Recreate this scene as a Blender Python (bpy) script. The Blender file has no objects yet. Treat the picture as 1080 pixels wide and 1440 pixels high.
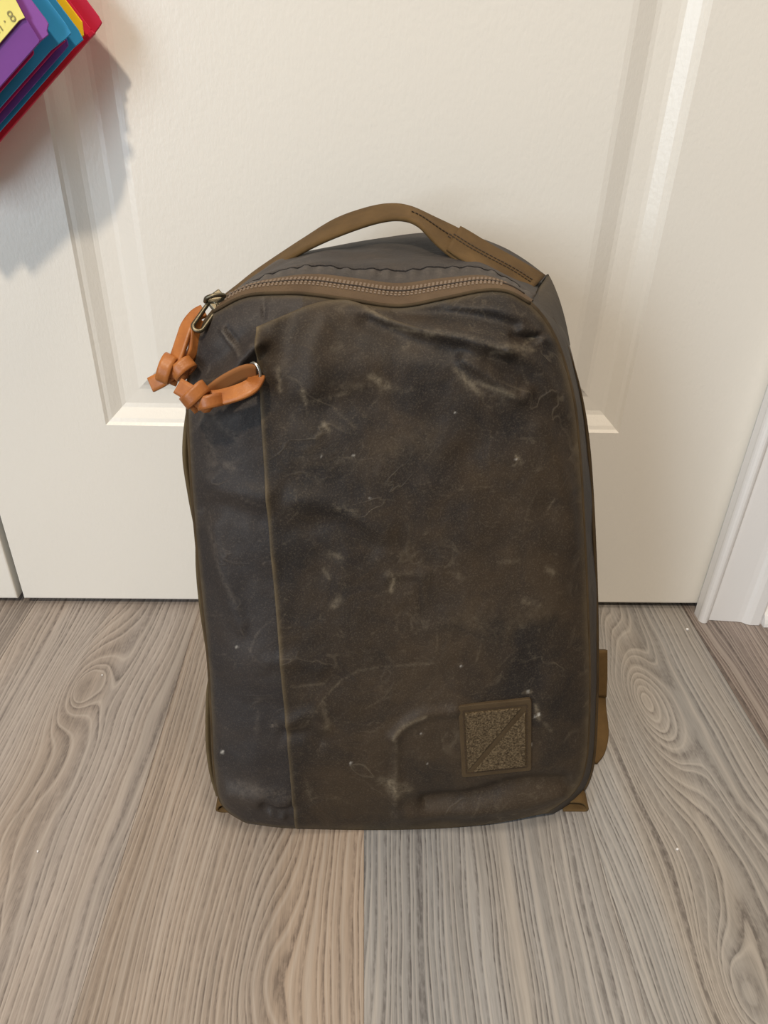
import bpy, bmesh, math, random
import numpy as np
from mathutils import Vector, Matrix, noise

# ------------------------------------------------------------------ camera, world, lights, exposure
S = bpy.context.scene
COL = S.collection
CX, CY, FPX, CAM_H = 540.0, 720.0, 1009.6, .505
_n = np.array([485 - CX, 2380 - CY, FPX]); _d = np.array([512 - CX, 105 - CY, FPX])
_Z = -_n / np.linalg.norm(_n); _Y = _d - _Z * (_d @ _Z); _Y /= np.linalg.norm(_Y); _X = np.cross(_Y, _Z)
RW = np.array([_X, _Y, _Z])
CAM = np.array([0.0, -.6263, CAM_H])
cam = bpy.data.cameras.new('camera'); cam.sensor_fit = 'HORIZONTAL'; cam.sensor_width = 36
cam.lens = FPX / 1080 * 36; cam.clip_start = .01
co = bpy.data.objects.new('camera', cam); COL.objects.link(co)
_m = Matrix.Identity(4)
for i in range(3):
    _m[i][0] = RW[i, 0]; _m[i][1] = -RW[i, 1]; _m[i][2] = -RW[i, 2]; _m[i][3] = CAM[i]
co.matrix_world = _m
S.camera = co

W = bpy.data.worlds.new('room_light'); S.world = W; W.use_nodes = True
W.node_tree.nodes['Background'].inputs[0].default_value = (.97, .93, .88, 1)
W.node_tree.nodes['Background'].inputs[1].default_value = .20

def area(name, loc, target, size, energy, color, shape='DISK', size_y=None):
    l = bpy.data.lights.new(name, 'AREA'); l.shape = shape; l.size = size
    if size_y: l.size_y = size_y
    l.energy = energy; l.color = color
    o = bpy.data.objects.new(name, l); COL.objects.link(o); o.location = loc
    o.rotation_euler = (Vector(target) - Vector(loc)).to_track_quat('-Z', 'Y').to_euler()
    return o
area('ceiling_lamp_light', (-.50, -1.65, 2.4), (0, -.3, 0), .15, 38, (1, .86, .69))
area('added_overhead_light', (.30, -.55, 2.4), (.1, -.3, 0), .5, 14, (1, .87, .72))  # added overhead light, grazes the bag so its folds stand out
area('window_light', (-1.85, -2.7, .95), (0, -.1, .4), .9, 46, (.74, .87, 1), 'RECTANGLE', 1.6)
S.view_settings.view_transform = 'Standard'; S.view_settings.look = 'None'
S.view_settings.exposure = 0.10; S.view_settings.gamma = 1; S.view_settings.use_curve_mapping = False

# ------------------------------------------------------------------ helpers
rng = np.random.default_rng(7)

def rays(px):
    px = np.atleast_2d(np.asarray(px, float))
    d = np.stack([px[:, 0] - CX, px[:, 1] - CY, np.full(len(px), FPX)], 1)
    return d @ RW.T
def on_y(px, y):
    d = rays(px); t = (np.asarray(y) - CAM[1]) / d[:, 1]; return CAM + d * t[:, None]
Y0, LEAN = -.2755, .22                       # the bag's front plane: y = Y0 + off + LEAN*z
NRM = np.array([0, -1, LEAN]) / math.hypot(1, LEAN)
def on_p(px, off=0.0):
    d = rays(px); t = (Y0 + np.asarray(off) + LEAN * CAM[2] - CAM[1]) / (d[:, 1] - LEAN * d[:, 2])
    return CAM + d * t[:, None]
def proj(p):
    q = (p - CAM) @ RW
    return np.stack([CX + FPX * q[:, 0] / q[:, 2], CY + FPX * q[:, 1] / q[:, 2]], 1)

def spline(pts, n):
    """smooth curve through pts, n samples evenly spaced by length"""
    p = np.asarray(pts, float); k = len(p)
    e = np.vstack([2 * p[0] - p[1], p, 2 * p[-1] - p[-2]])
    out = []
    for i in range(k - 1):
        a, b, c, d = e[i], e[i + 1], e[i + 2], e[i + 3]
        for t in np.linspace(0, 1, 24, endpoint=False):
            out.append(.5 * (2 * b + (c - a) * t + (2 * a - 5 * b + 4 * c - d) * t * t + (3 * b - a - 3 * c + d) * t ** 3))
    out.append(p[-1]); out = np.array(out)
    s = np.r_[0, np.cumsum(np.linalg.norm(np.diff(out, axis=0), axis=1))]
    q = np.linspace(0, s[-1], n)
    return np.stack([np.interp(q, s, out[:, j]) for j in range(out.shape[1])], 1)

def seg_dist(P, line):
    """distance of every point to a polyline"""
    line = np.asarray(line, float); best = np.full(len(P), 1e9)
    for a, b in zip(line[:-1], line[1:]):
        ab = b - a; t = np.clip(((P - a) @ ab) / max(ab @ ab, 1e-12), 0, 1)
        best = np.minimum(best, np.linalg.norm(P - a - t[:, None] * ab, axis=1))
    return best

def mk(name, verts, faces, mat, parent=None, smooth=True, attrs=None):
    me = bpy.data.meshes.new(name)
    me.from_pydata([tuple(map(float, v)) for v in verts], [], [tuple(map(int, f)) for f in faces])
    me.update()
    if smooth: me.polygons.foreach_set('use_smooth', [True] * len(me.polygons))
    for k, v in (attrs or {}).items():
        a = me.attributes.new(k, 'FLOAT', 'POINT'); a.data.foreach_set('value', np.asarray(v, np.float32))
    me.materials.append(mat)
    o = bpy.data.objects.new(name, me); COL.objects.link(o); o.parent = parent
    return o

def thing(name, label, cat, loc=(0, 0, 0), group=None):
    o = bpy.data.objects.new(name, None); COL.objects.link(o); o.empty_display_size = .02
    o['label'] = label; o['category'] = cat
    if group: o['group'] = group
    return o

def grid_faces(nu, nv, closed=False, base=0):
    f = []
    for i in range(nu if closed else nu - 1):
        for j in range(nv - 1):
            a = base + i * nv + j; b = base + ((i + 1) % nu) * nv + j
            f.append((a, b, b + 1, a + 1))
    return f

def tube_data(pts, r, segs=10, closed=False):
    pts = np.asarray(pts, float); n = len(pts)
    rr = np.full(n, r) if np.isscalar(r) else np.asarray(r)
    T = (np.roll(pts, -1, 0) - np.roll(pts, 1, 0)) if closed else np.gradient(pts, axis=0)
    T /= np.linalg.norm(T, axis=1)[:, None] + 1e-12
    up = np.array([0, 0, 1.]) if abs(T[0][2]) < .9 else np.array([0, 1., 0])
    V = []; nn = np.cross(T[0], up); nn /= np.linalg.norm(nn)
    for i in range(n):
        nn = nn - T[i] * (nn @ T[i]); nn /= np.linalg.norm(nn); bb = np.cross(T[i], nn)
        for k in range(segs):
            a = 2 * math.pi * k / segs
            V.append(pts[i] + rr[i] * (math.cos(a) * nn + math.sin(a) * bb))
    F = []
    for i in range(n if closed else n - 1):
        for k in range(segs):
            a = i * segs + k; b = i * segs + (k + 1) % segs; c = ((i + 1) % n) * segs
            F.append((a, b, c + (k + 1) % segs, c + k))
    if not closed:
        F.append(tuple(range(segs - 1, -1, -1))); F.append(tuple((n - 1) * segs + k for k in range(segs)))
    return V, F
def tube(name, pts, r, mat, parent=None, segs=10, closed=False):
    V, F = tube_data(pts, r, segs, closed); return mk(name, V, F, mat, parent)

def ribbon_data(A, B, th, n=None):
    """band between edge curves A and B, rounded edges, thickness th"""
    A = np.asarray(A, float); B = np.asarray(B, float)
    if n: A = spline(A, n); B = spline(B, n)
    n = len(A); mid = (A + B) / 2; w = (B - A); hw = np.linalg.norm(w, axis=1) / 2; wd = w / (2 * hw[:, None] + 1e-12)
    T = np.gradient(mid, axis=0); N = np.cross(T, wd); N /= np.linalg.norm(N, axis=1)[:, None] + 1e-12
    prof = [(-1, -.25), (-1, .25), (-.93, .5), (-.5, .5), (0, .5), (.5, .5), (.93, .5), (1, .25), (1, -.25), (.93, -.5), (.5, -.5), (0, -.5), (-.5, -.5), (-.93, -.5)]
    k = len(prof); V = []
    for i in range(n):
        for a, b in prof: V.append(mid[i] + wd[i] * hw[i] * a + N[i] * th * b)
    F = []
    for i in range(n - 1):
        for j in range(k):
            F.append((i * k + j, i * k + (j + 1) % k, (i + 1) * k + (j + 1) % k, (i + 1) * k + j))
    F.append(tuple(range(k - 1, -1, -1))); F.append(tuple((n - 1) * k + j for j in range(k)))
    return V, F
def ribbon(name, A, B, th, mat, parent=None, n=None):
    V, F = ribbon_data(A, B, th, n); return mk(name, V, F, mat, parent)
def strap(name, path, width, wdir, th, mat, parent=None, n=30):
    p = spline(path, n); wd = np.asarray(wdir, float)
    wd = np.broadcast_to(wd, p.shape) if wd.ndim == 1 else spline(wd, n)
    wd = wd / np.linalg.norm(wd, axis=1)[:, None]
    return ribbon(name, p - wd * width / 2, p + wd * width / 2, th, mat, parent)

def box_data(c, ax, ay, az, base=0, bev=0):
    c, ax, ay, az = (np.asarray(v, float) for v in (c, ax, ay, az))
    V = [c + ax * i + ay * j + az * k for i in (-1, 1) for j in (-1, 1) for k in (-1, 1)]
    F = [(0, 1, 3, 2), (4, 6, 7, 5), (0, 4, 5, 1), (2, 3, 7, 6), (0, 2, 6, 4), (1, 5, 7, 3)]
    return V, [tuple(base + i for i in f) for f in F]
def boxes(name, items, mat, parent=None, stuff=False):
    V = []; F = []
    for it in items:
        v, f = box_data(*it, base=len(V)); V += v; F += f
    o = mk(name, V, F, mat, parent, smooth=False)
    if stuff: o['kind'] = 'stuff'
    return o
def bevel(o, w, seg=2):
    m = o.modifiers.new('bevel', 'BEVEL'); m.width = w; m.segments = seg; m.limit_method = 'ANGLE'; return o
def wbox(name, x0, x1, y0, y1, z0, z1, mat, parent=None, bv=0):
    v, f = box_data(((x0 + x1) / 2, (y0 + y1) / 2, (z0 + z1) / 2), ((x1 - x0) / 2, 0, 0), (0, (y1 - y0) / 2, 0), (0, 0, (z1 - z0) / 2))
    o = mk(name, v, f, mat, parent, smooth=False)
    if bv: bevel(o, bv)
    return o

# ------------------------------------------------------------------ materials
def srgb(r, g, b):
    return tuple(((c / 255) / 12.92 if c / 255 <= .04045 else ((c / 255 + .055) / 1.055) ** 2.4) for c in (r, g, b)) + (1,)
class NT:
    def __init__(s, name):
        s.m = bpy.data.materials.new(name); s.m.use_nodes = True; s.t = s.m.node_tree; s.b = s.t.nodes['Principled BSDF']
    def n(s, typ, **kw):
        nd = s.t.nodes.new(typ)
        for k, v in kw.items():
            if k.startswith('i_'):
                key = k[2:]; key = int(key) if key.isdigit() else key
                if hasattr(v, 'is_output'): s.t.links.new(v, nd.inputs[key])
                else: nd.inputs[key].default_value = v
            else: setattr(nd, k, v)
        return nd
    def math(s, op, a, b=0.0, c=0.0, clamp=False):
        return s.n('ShaderNodeMath', operation=op, use_clamp=clamp, i_0=a, i_1=b, i_2=c).outputs[0]
    def mix(s, f, a, b, mode='MIX'):
        nd = s.n('ShaderNodeMix', data_type='RGBA', blend_type=mode)
        for k, v in ((0, f), (6, a), (7, b)):
            if hasattr(v, 'is_output'): s.t.links.new(v, nd.inputs[k])
            else: nd.inputs[k].default_value = v
        return nd.outputs[2]
    def pos(s, scale=(1, 1, 1)):
        g = s.n('ShaderNodeNewGeometry'); return s.n('ShaderNodeVectorMath', operation='MULTIPLY', i_0=g.outputs['Position'], i_1=scale).outputs[0]
    def noise(s, vec, scale, detail=3, rough=.55, dist=0):
        return s.n('ShaderNodeTexNoise', i_Vector=vec, i_Scale=scale, i_Detail=detail, i_Roughness=rough, i_Distortion=dist).outputs['Fac']
    def ramp(s, f, lo, hi, a=0.0, b=1.0):
        return s.n('ShaderNodeMapRange', i_0=f, i_1=lo, i_2=hi, i_3=a, i_4=b).outputs[0]
    def out(s, color=None, rough=None, bump=None, strength=.3, dist=.001, spec=None, metal=None, normal=None):
        for k, v in (('Base Color', color), ('Roughness', rough), ('Specular IOR Level', spec), ('Metallic', metal)):
            if v is None: continue
            if hasattr(v, 'is_output'): s.t.links.new(v, s.b.inputs[k])
            else: s.b.inputs[k].default_value = v
        if bump is not None:
            bn = s.n('ShaderNodeBump', i_Strength=strength, i_Distance=dist, i_Height=bump)
            s.t.links.new(bn.outputs[0], s.b.inputs['Normal'])
        return s.m

def paint(name, col, rough=.38, grain=True):
    t = NT(name); p = t.pos()
    h = t.noise(p, 260, 2, .5)
    if grain:
        h2 = t.noise(t.pos((1, 1, .35)), 420, 2, .6); h = t.math('ADD', h, h2)
    c = t.mix(t.ramp(t.noise(p, 3, 2), .35, .65), col, tuple(x * .97 for x in col[:3]) + (1,))
    return t.out(c, rough, h, .20, .0007, spec=.5)
M_DOOR = paint('door_white_paint', srgb(232, 227, 217), .33)
M_TRIM = paint('trim_gloss_paint', srgb(232, 229, 226), .26, False)
M_WALL = paint('wall_paint', srgb(226, 220, 210), .6)
M_DARK = NT('closet_dark').out(srgb(40, 36, 32), .9)

def wood():
    t = NT('vinyl_plank_wood'); g = t.n('ShaderNodeNewGeometry').outputs['Position']
    rnd = t.n('ShaderNodeObjectInfo')
    shift = t.n('ShaderNodeCombineXYZ', i_2=t.math('MULTIPLY', rnd.outputs['Random'], 37.0)).outputs[0]
    def v(sc):
        m = t.n('ShaderNodeVectorMath', operation='MULTIPLY', i_0=g, i_1=sc).outputs[0]
        return t.n('ShaderNodeVectorMath', operation='ADD', i_0=m, i_1=shift).outputs[0]
    low = t.noise(v((7, 1.3, 1)), 1, 2, .45)
    wob = t.noise(v((26, 7, 1)), 1, 2, .5)
    x = t.n('ShaderNodeSeparateXYZ', i_0=g).outputs[0]
    fld = t.math('ADD', t.math('MULTIPLY', x, 190.0), t.math('ADD', t.math('MULTIPLY', low, 15.0), t.math('MULTIPLY', wob, 1.8)))
    kwarp = t.noise(v((14, 5, 1)), 1, 1, .5)
    # knots: rings drawn out along the plank
    for (kx, ky, sx, sy, amp) in KNOTS:
        dv = t.n('ShaderNodeVectorMath', operation='SUBTRACT', i_0=g, i_1=(kx, ky, 0)).outputs[0]
        dv = t.n('ShaderNodeVectorMath', operation='MULTIPLY', i_0=dv, i_1=(1 / sx, 1 / sy, 0)).outputs[0]
        wv = t.n('ShaderNodeVectorMath', operation='LENGTH', i_0=dv).outputs['Value']
        wv = t.math('MULTIPLY', wv, t.ramp(kwarp, .25, .75, .8, 1.25))
        e = t.math('MULTIPLY', t.math('POWER', 2.718, t.math('MULTIPLY', t.math('POWER', wv, 1.6), -1.0)), amp)
        fld = t.math('ADD', fld, e)
    lane = t.n('ShaderNodeTexNoise', noise_dimensions='1D', i_W=t.math('MULTIPLY', fld, .45), i_Scale=1.0, i_Detail=1.0).outputs['Fac']
    fld = t.math('ADD', fld, t.math('MULTIPLY', lane, 2.2))
    fr = t.math('FRACT', fld)
    lane2 = t.n('ShaderNodeTexNoise', noise_dimensions='1D', i_W=t.math('MULTIPLY', t.math('FLOOR', fld), .73), i_Scale=1.0, i_Detail=1.0).outputs['Fac']
    # a grain line: soft on one side, sharp on the other, each ring of its own strength
    line = t.math('MULTIPLY', t.ramp(fr, .50, .90), t.ramp(fr, 1.0, .94))
    line = t.math('MULTIPLY', line, t.ramp(lane2, .32, .60, .40, 1.0))
    line = t.math('MULTIPLY', line, t.ramp(t.noise(v((330, 150, 1)), 1, 2, .6), .34, .60, .35, 1.0))
    pores = t.noise(v((1300, 55, 1)), 1, 2, .6)
    line = t.math('MULTIPLY', line, t.ramp(t.noise(v((9, 5, 1)), 1, 2), .3, .62, .5, 1.0))
    dash = t.math('MULTIPLY', t.ramp(pores, .5, .68), t.math('ADD', t.math('MULTIPLY', line, .75), .18))
    fine = t.noise(v((420, 9, 1)), 1, 3, .6)
    base = rnd.outputs['Color']
    tone = t.ramp(t.noise(v((20, 1.8, 1)), 1, 3), .3, .7, .66, .98)
    tone = t.math('MULTIPLY', tone, t.ramp(fine, .25, .75, .80, 1.14))
    c = t.mix(1.0, base, t.n('ShaderNodeCombineColor', i_0=tone, i_1=tone, i_2=tone).outputs[0], 'MULTIPLY')
    warm = t.mix(1.0, c, (1.04, .97, .89, 1), 'MULTIPLY')
    c = t.mix(t.ramp(t.noise(v((16, 1.6, 1)), 1, 2), .42, .66), c, warm)
    dk = t.mix(1.0, c, (.27, .24, .24, 1), 'MULTIPLY')
    c = t.mix(t.math('MULTIPLY', line, .85, clamp=True), c, dk)
    c = t.mix(t.math('MULTIPLY', dash, 1.0, clamp=True), c, dk)
    lt = t.math('MULTIPLY', t.ramp(fr, .02, .16), t.ramp(fr, .34, .16))
    c = t.mix(t.math('MULTIPLY', lt, .35), c, srgb(190, 181, 171))
    hgt = t.math('SUBTRACT', t.math('MULTIPLY', fine, .3), t.math('ADD', line, dash))
    return t.out(c, t.ramp(fine, .2, .8, .42, .54), hgt, .13, .0005, spec=.45)

def fabric(name, dark, brown, tan, warmth=.5, rough=.62, seed=0.0):
    t = NT(name); p = t.n('ShaderNodeVectorMath', operation='ADD', i_0=t.pos(), i_1=(seed, seed, seed)).outputs[0]
    big = t.noise(p, 9, 4, .55, .4); mid = t.noise(p, 34, 5, .62, .6); fine = t.noise(p, 900, 2, .6)
    speck = t.noise(p, 1500, 1, .5)
    c = t.mix(t.ramp(t.math('ADD', t.math('MULTIPLY', big, .6), t.math('MULTIPLY', mid, .4)), .40 + .1 * (.5 - warmth), .60 + .1 * (.5 - warmth)), dark, brown)
    c = t.mix(t.ramp(fine, .50, .80, 0, .16), c, tan)
    lighter = t.ramp(t.noise(p, 60, 5, .7, 1.2), .60, .80, 0, .25)
    c = t.mix(lighter, c, tan)
    nz = t.noise(p, 13, 3, .5, 1.6); cr = t.math('SUBTRACT', 1.0, t.math('ABSOLUTE', t.math('SUBTRACT', t.math('MULTIPLY', nz, 2.0), 1.0)))
    crease = t.math('MULTIPLY', t.ramp(cr, .965, 1.0), t.ramp(t.noise(p, 22, 2), .50, .68))
    c = t.mix(t.math('MULTIPLY', crease, .20), c, tan)
    sc = t.n('ShaderNodeAttribute', attribute_name='scuff_highlight').outputs['Fac']
    brk = t.ramp(t.math('ADD', t.math('MULTIPLY', t.noise(p, 330, 3, .7), .6), t.math('MULTIPLY', mid, .4)), .40, .62, .0, .72)
    c = t.mix(t.math('MULTIPLY', sc, brk, clamp=True), c, tan)
    wr = t.n('ShaderNodeAttribute', attribute_name='worn').outputs['Fac']
    c = t.mix(t.math('MULTIPLY', wr, t.ramp(mid, .3, .65, .45, 1), clamp=True), c, srgb(104, 90, 66))
    sp = t.n('ShaderNodeAttribute', attribute_name='speck').outputs['Fac']
    c = t.mix(sp, c, srgb(205, 200, 190))
    weave = t.math('ADD', fine, t.math('MULTIPLY', speck, .6))
    h = t.math('ADD', t.math('MULTIPLY', weave, .25), t.math('MULTIPLY', t.noise(p, 120, 4, .6), .8)); h = t.math('ADD', h, t.math('MULTIPLY', crease, 1.2)); h = t.math('ADD', h, t.math('MULTIPLY', mid, 3.0))
    return t.out(c, rough, h, .30, .0010, spec=.28)
M_FLAP = fabric('waxed_canvas_brown', srgb(34, 29, 26), srgb(58, 47, 35), srgb(136, 124, 104), .5, .58)
M_FRONT = fabric('waxed_canvas_charcoal', srgb(43, 39, 38), srgb(56, 49, 44), srgb(128, 118, 106), .45, .58, 3.3)
M_SIDE = fabric('waxed_canvas_side', srgb(44, 38, 34), srgb(60, 52, 42), srgb(110, 98, 80), .5, .62, 5.1)
M_TOP = fabric('waxed_canvas_top', srgb(56, 52, 50), srgb(70, 63, 57), srgb(124, 114, 104), .5, .62, 8.7)

def webbing(name, a, b, freq=900, rough=.7):
    t = NT(name); p = t.pos()
    w = t.n('ShaderNodeTexWave', wave_type='BANDS', bands_direction='DIAGONAL', i_Vector=p, i_Scale=freq, i_Distortion=.6, i_Detail=1.0).outputs['Fac']
    n2 = t.noise(p, 45, 4, .6); n3 = t.noise(p, 700, 2)
    c = t.mix(t.ramp(n2, .35, .68), a, b)
    c = t.mix(t.math('MULTIPLY', w, .22), c, tuple(x * .45 for x in a[:3]) + (1,))
    return t.out(c, rough, t.math('ADD', w, n3), .35, .0006, spec=.2)
M_WEB = webbing('coyote_webbing', srgb(88, 67, 38), srgb(106, 82, 48))
M_TWILL = webbing('coyote_twill_edge', srgb(84, 70, 48), srgb(102, 88, 62), 480)
M_TAPE = webbing('zipper_tape', srgb(92, 74, 56), srgb(106, 87, 66), 1200)
M_TEETH = NT('zipper_coil').out(srgb(112, 94, 76), .6)
M_ZGAP = NT('zipper_centre_line').out(srgb(48, 37, 27), .8)
M_THREAD = NT('dark_thread').out(srgb(58, 43, 25), .8)
M_PIPE = webbing('brown_seam_piping', srgb(66, 53, 36), srgb(84, 69, 48), 1000)
def leather():
    t = NT('tan_leather'); p = t.pos()
    c = t.mix(t.ramp(t.noise(p, 60, 4, .6), .35, .65), srgb(148, 88, 42), srgb(176, 110, 54))
    return t.out(c, .40, t.noise(p, 900, 3), .2, .0006, spec=.4)
M_LEATHER = leather()
M_LEATHER_IN = NT('raw_leather_inside').out(srgb(132, 84, 40), .85)
M_METAL = NT('aged_brass').out(srgb(112, 104, 86), .4, metal=1.0)
M_STEEL = NT('nickel_ring').out(srgb(176, 170, 158), .28, metal=1.0)
def felt():
    t = NT('hook_loop_felt'); p = t.pos(); n1 = t.noise(p, 620, 3, .7); n2 = t.noise(p, 40, 3)
    c = t.mix(t.ramp(n1, .38, .66), srgb(64, 53, 39), srgb(116, 100, 77))
    return t.out(c, .95, t.math('ADD', n1, t.math('MULTIPLY', n2, .4)), .9, .0018, spec=.1)
M_FELT = felt()
M_PATCH = webbing('patch_border', srgb(74, 60, 42), srgb(86, 71, 51), 1400)
def paper(name, col):
    t = NT(name); n = t.noise(t.pos(), 60, 3)
    return t.out(t.mix(t.ramp(n, .3, .7), col, tuple(x * .92 for x in col[:3]) + (1,)), .55, n, .1, .0005, spec=.35)

# ------------------------------------------------------------------ room: floor of planks, doors, casing
def floor_pt(x, y):
    d = rays([(x, y)])[0]; p = CAM + d * (-CAM[2] / d[2]); return p[0], p[1]
KNOTS = []
for (px, py, sx, sy, amp) in ((112, 965, .030, .075, 9.5), (905, 985, .032, .09, 11), (930, 1130, .04, .14, 6), (1040, 1405, .03, .06, 9),
                              (5, 1180, .04, .10, 7), (365, 1380, .035, .07, 5), (800, 1500, .05, .2, 3), (640, 1300, .05, .22, 2.0)):
    KNOTS.append((*floor_pt(px, py), sx, sy, amp))
M_WOOD = wood()
floor = wbox('floor', -1.7, 1.5, -2.2, .62, -.02, -.0035, M_DARK); floor['kind'] = 'structure'
PITCH, SEAM = .1803, .007
tones = {-4: (158, 146, 135), -3: (154, 143, 134), -2: (170, 160, 152), -1: (168, 156, 145), 0: (160, 159, 158), 1: (162, 159, 155), 2: (146, 133, 125), 3: (154, 145, 137)}
pr = random.Random(4)
def plank_mesh(w, l):
    v, f = box_data((0, 0, -.0025), (w / 2, 0, 0), (0, l / 2, 0), (0, 0, .0025))
    return v, f
_pm = {}
for k in range(-7, 7):
    off = {-2: .10, -1: -.52, 0: .38, 1: -.75, 2: .2}.get(k, pr.uniform(-.6, .6))
    e = [-2.2] + sorted(y for y in (off - 2.44, off - 1.22, off, off + 1.22) if -2.1 < y < .55) + [.62]
    for a, b in zip(e[:-1], e[1:]):
        key = round(b - a, 4)
        if key not in _pm:
            o = mk('plank', *plank_mesh(PITCH - .0001, key - .0001), M_WOOD, floor, smooth=False); _pm[key] = o.data
        else:
            o = bpy.data.objects.new('plank', _pm[key]); COL.objects.link(o); o.parent = floor
        o.location = (SEAM + (k + .5) * PITCH, (a + b) / 2, 0)
        c = tones.get(k, (154, 142, 131)); j = pr.uniform(.97, 1.03)
        o.color = tuple(v * j for v in srgb(*c)[:3]) + (1,)
        bevel(o, .0003, 1)

PROF = [(0, 0), (.0025, .0022), (.006, .0035), (.015, .0088), (.019, .0098), (.033, .0102), (.037, .0094), (.052, .0028), (.057, .0018)]
def door_leaf(name, x0, x1, panels, px0, px1, y0=0.0, z0=.0085, z1=2.03, th=.035):
    """slab with raised panels pressed into its face"""
    V = []; F = []
    def v(x, y, z): V.append((x, y, z)); return len(V) - 1
    zs = [z0] + [z for p in panels for z in p] + [z1]
    r = .0018
    # face quads around the panels, with a rounded arris at the slab's edge
    xs = [x0 + r, px0, px1, x1 - r]; zs[0] += r; zs[-1] -= r
    idx = {}
    for i, x in enumerate(xs):
        for j, z in enumerate(zs): idx[i, j] = v(x, y0, z)
    for i in range(3):
        for j in range(len(zs) - 1):
            if i == 1 and j % 2 == 1: continue
            F.append((idx[i, j], idx[i + 1, j], idx[i + 1, j + 1], idx[i, j + 1]))
    for (za, zb) in panels:
        last = None
        for (o, d) in PROF:
            ring = [v(px0 + o, y0 + d, za + o), v(px1 - o, y0 + d, za + o), v(px1 - o, y0 + d, zb - o), v(px0 + o, y0 + d, zb - o)]
            if last:
                for q in range(4): F.append((last[q], last[(q + 1) % 4], ring[(q + 1) % 4], ring[q]))
            last = ring
        F.append(tuple(last))
    a = [v(x0 + r, y0, z0 + r), v(x1 - r, y0, z0 + r), v(x1 - r, y0, z1 - r), v(x0 + r, y0, z1 - r)]
    b = [v(x0 + .3 * r, y0 + .3 * r, z0 + .3 * r), v(x1 - .3 * r, y0 + .3 * r, z0 + .3 * r), v(x1 - .3 * r, y0 + .3 * r, z1 - .3 * r), v(x0 + .3 * r, y0 + .3 * r, z1 - .3 * r)]
    c = [v(x0, y0 + r, z0), v(x1, y0 + r, z0), v(x1, y0 + r, z1), v(x0, y0 + r, z1)]
    d = [v(x0, y0 + th, z0), v(x1, y0 + th, z0), v(x1, y0 + th, z1), v(x0, y0 + th, z1)]
    for p, q in ((a, b), (b, c), (c, d)):
        for i in range(4): F.append((p[i], q[i], q[(i + 1) % 4], p[(i + 1) % 4]))
    F.append(tuple(d))
    o = mk(name, V, F, M_DOOR, smooth=False); o['kind'] = 'structure'; return o
PAN = [(.2162, .93), (1.05, 1.88)]
door_leaf('door_1', -.3627, .3860, PAN, -.2392, .2502)
door_leaf('door_2', -1.118, -.3697, PAN, -.9945, -.493, .001, .0075)
# casing: moulded profile standing in front of the leaf
prof = [(.3868, .036), (.3868, -.004), (.3785, -.004), (.3762, -.0075)]
for a in np.linspace(200, 20, 9): prof.append((.3812 + .0052 * math.cos(math.radians(a)), -.0185 - .0060 * math.sin(math.radians(a))))
prof += [(.3868, -.0200), (.3885, -.0186), (.392, -.0190), (.418, -.0212), (.4235, -.0222), (.4265, -.0250), (.431, -.0268), (.4405, -.0272), (.4438, -.0250), (.4440, .036)]
prof = [(x, min(max(y, -.0275), .036)) for x, y in prof]
V = [(x, y, z) for z in (.0005, 2.1) for x, y in prof]; n = len(prof)
F = [(i, (i + 1) % n, n + (i + 1) % n, n + i) for i in range(n)] + [tuple(range(n))[::-1], tuple(range(n, 2 * n))]
trim = mk('trim_1', V, F, M_TRIM, smooth=False); trim['kind'] = 'structure'
wall = wbox('wall_back', .4442, 1.5, .0, .12, 0, 2.5, M_WALL); wall['kind'] = 'structure'
wall = wbox('wall_back', -1.7, .4442, .0, .12, 2.1, 2.5, M_WALL); wall['kind'] = 'structure'
wall = wbox('wall_back', -1.7, -1.126, .0, .12, 0, 2.1, M_WALL); wall['kind'] = 'structure'
wall = wbox('wall_closet', -1.7, 1.5, .58, .61, 0, 2.5, M_DARK); wall['kind'] = 'structure'
wall = wbox('wall_closet', .3872, .4436, .037, .58, 0, 2.1, M_DARK); wall['kind'] = 'structure'
wall = wbox('wall_closet', -1.7, -1.126, .12, .58, 0, 2.1, M_DARK); wall['kind'] = 'structure'
cc = wbox('ceiling_closet', -1.7, 1.5, .12, .58, 2.1, 2.5, M_DARK); cc['kind'] = 'structure'
bp = [(0, 0), (-.014, 0), (-.014, .075), (-.011, .083), (-.006, .086), (-.004, .09), (0, .09)]
V = [(x, y, z + .0003) for x in (.4443, 1.5) for y, z in bp]; n = len(bp)
F = [(i, (i + 1) % n, n + (i + 1) % n, n + i) for i in range(n)] + [tuple(range(n))[::-1], tuple(range(n, 2 * n))]
o = mk('baseboard_right', V, F, M_TRIM, smooth=False); o['kind'] = 'structure'
qp = [(-.0142, 0)] + [(-.0142 - .0165 * math.cos(a), .0175 * math.sin(a)) for a in np.linspace(0, math.pi / 2, 7)]
V = [(x, y, z + .0004) for x in (.4443, 1.5) for y, z in qp]; n = len(qp)
F = [(i, (i + 1) % n, n + (i + 1) % n, n + i) for i in range(n)] + [tuple(range(n))[::-1], tuple(range(n, 2 * n))]
mk('shoe_moulding', V, F, M_TRIM, o, smooth=False)

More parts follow.
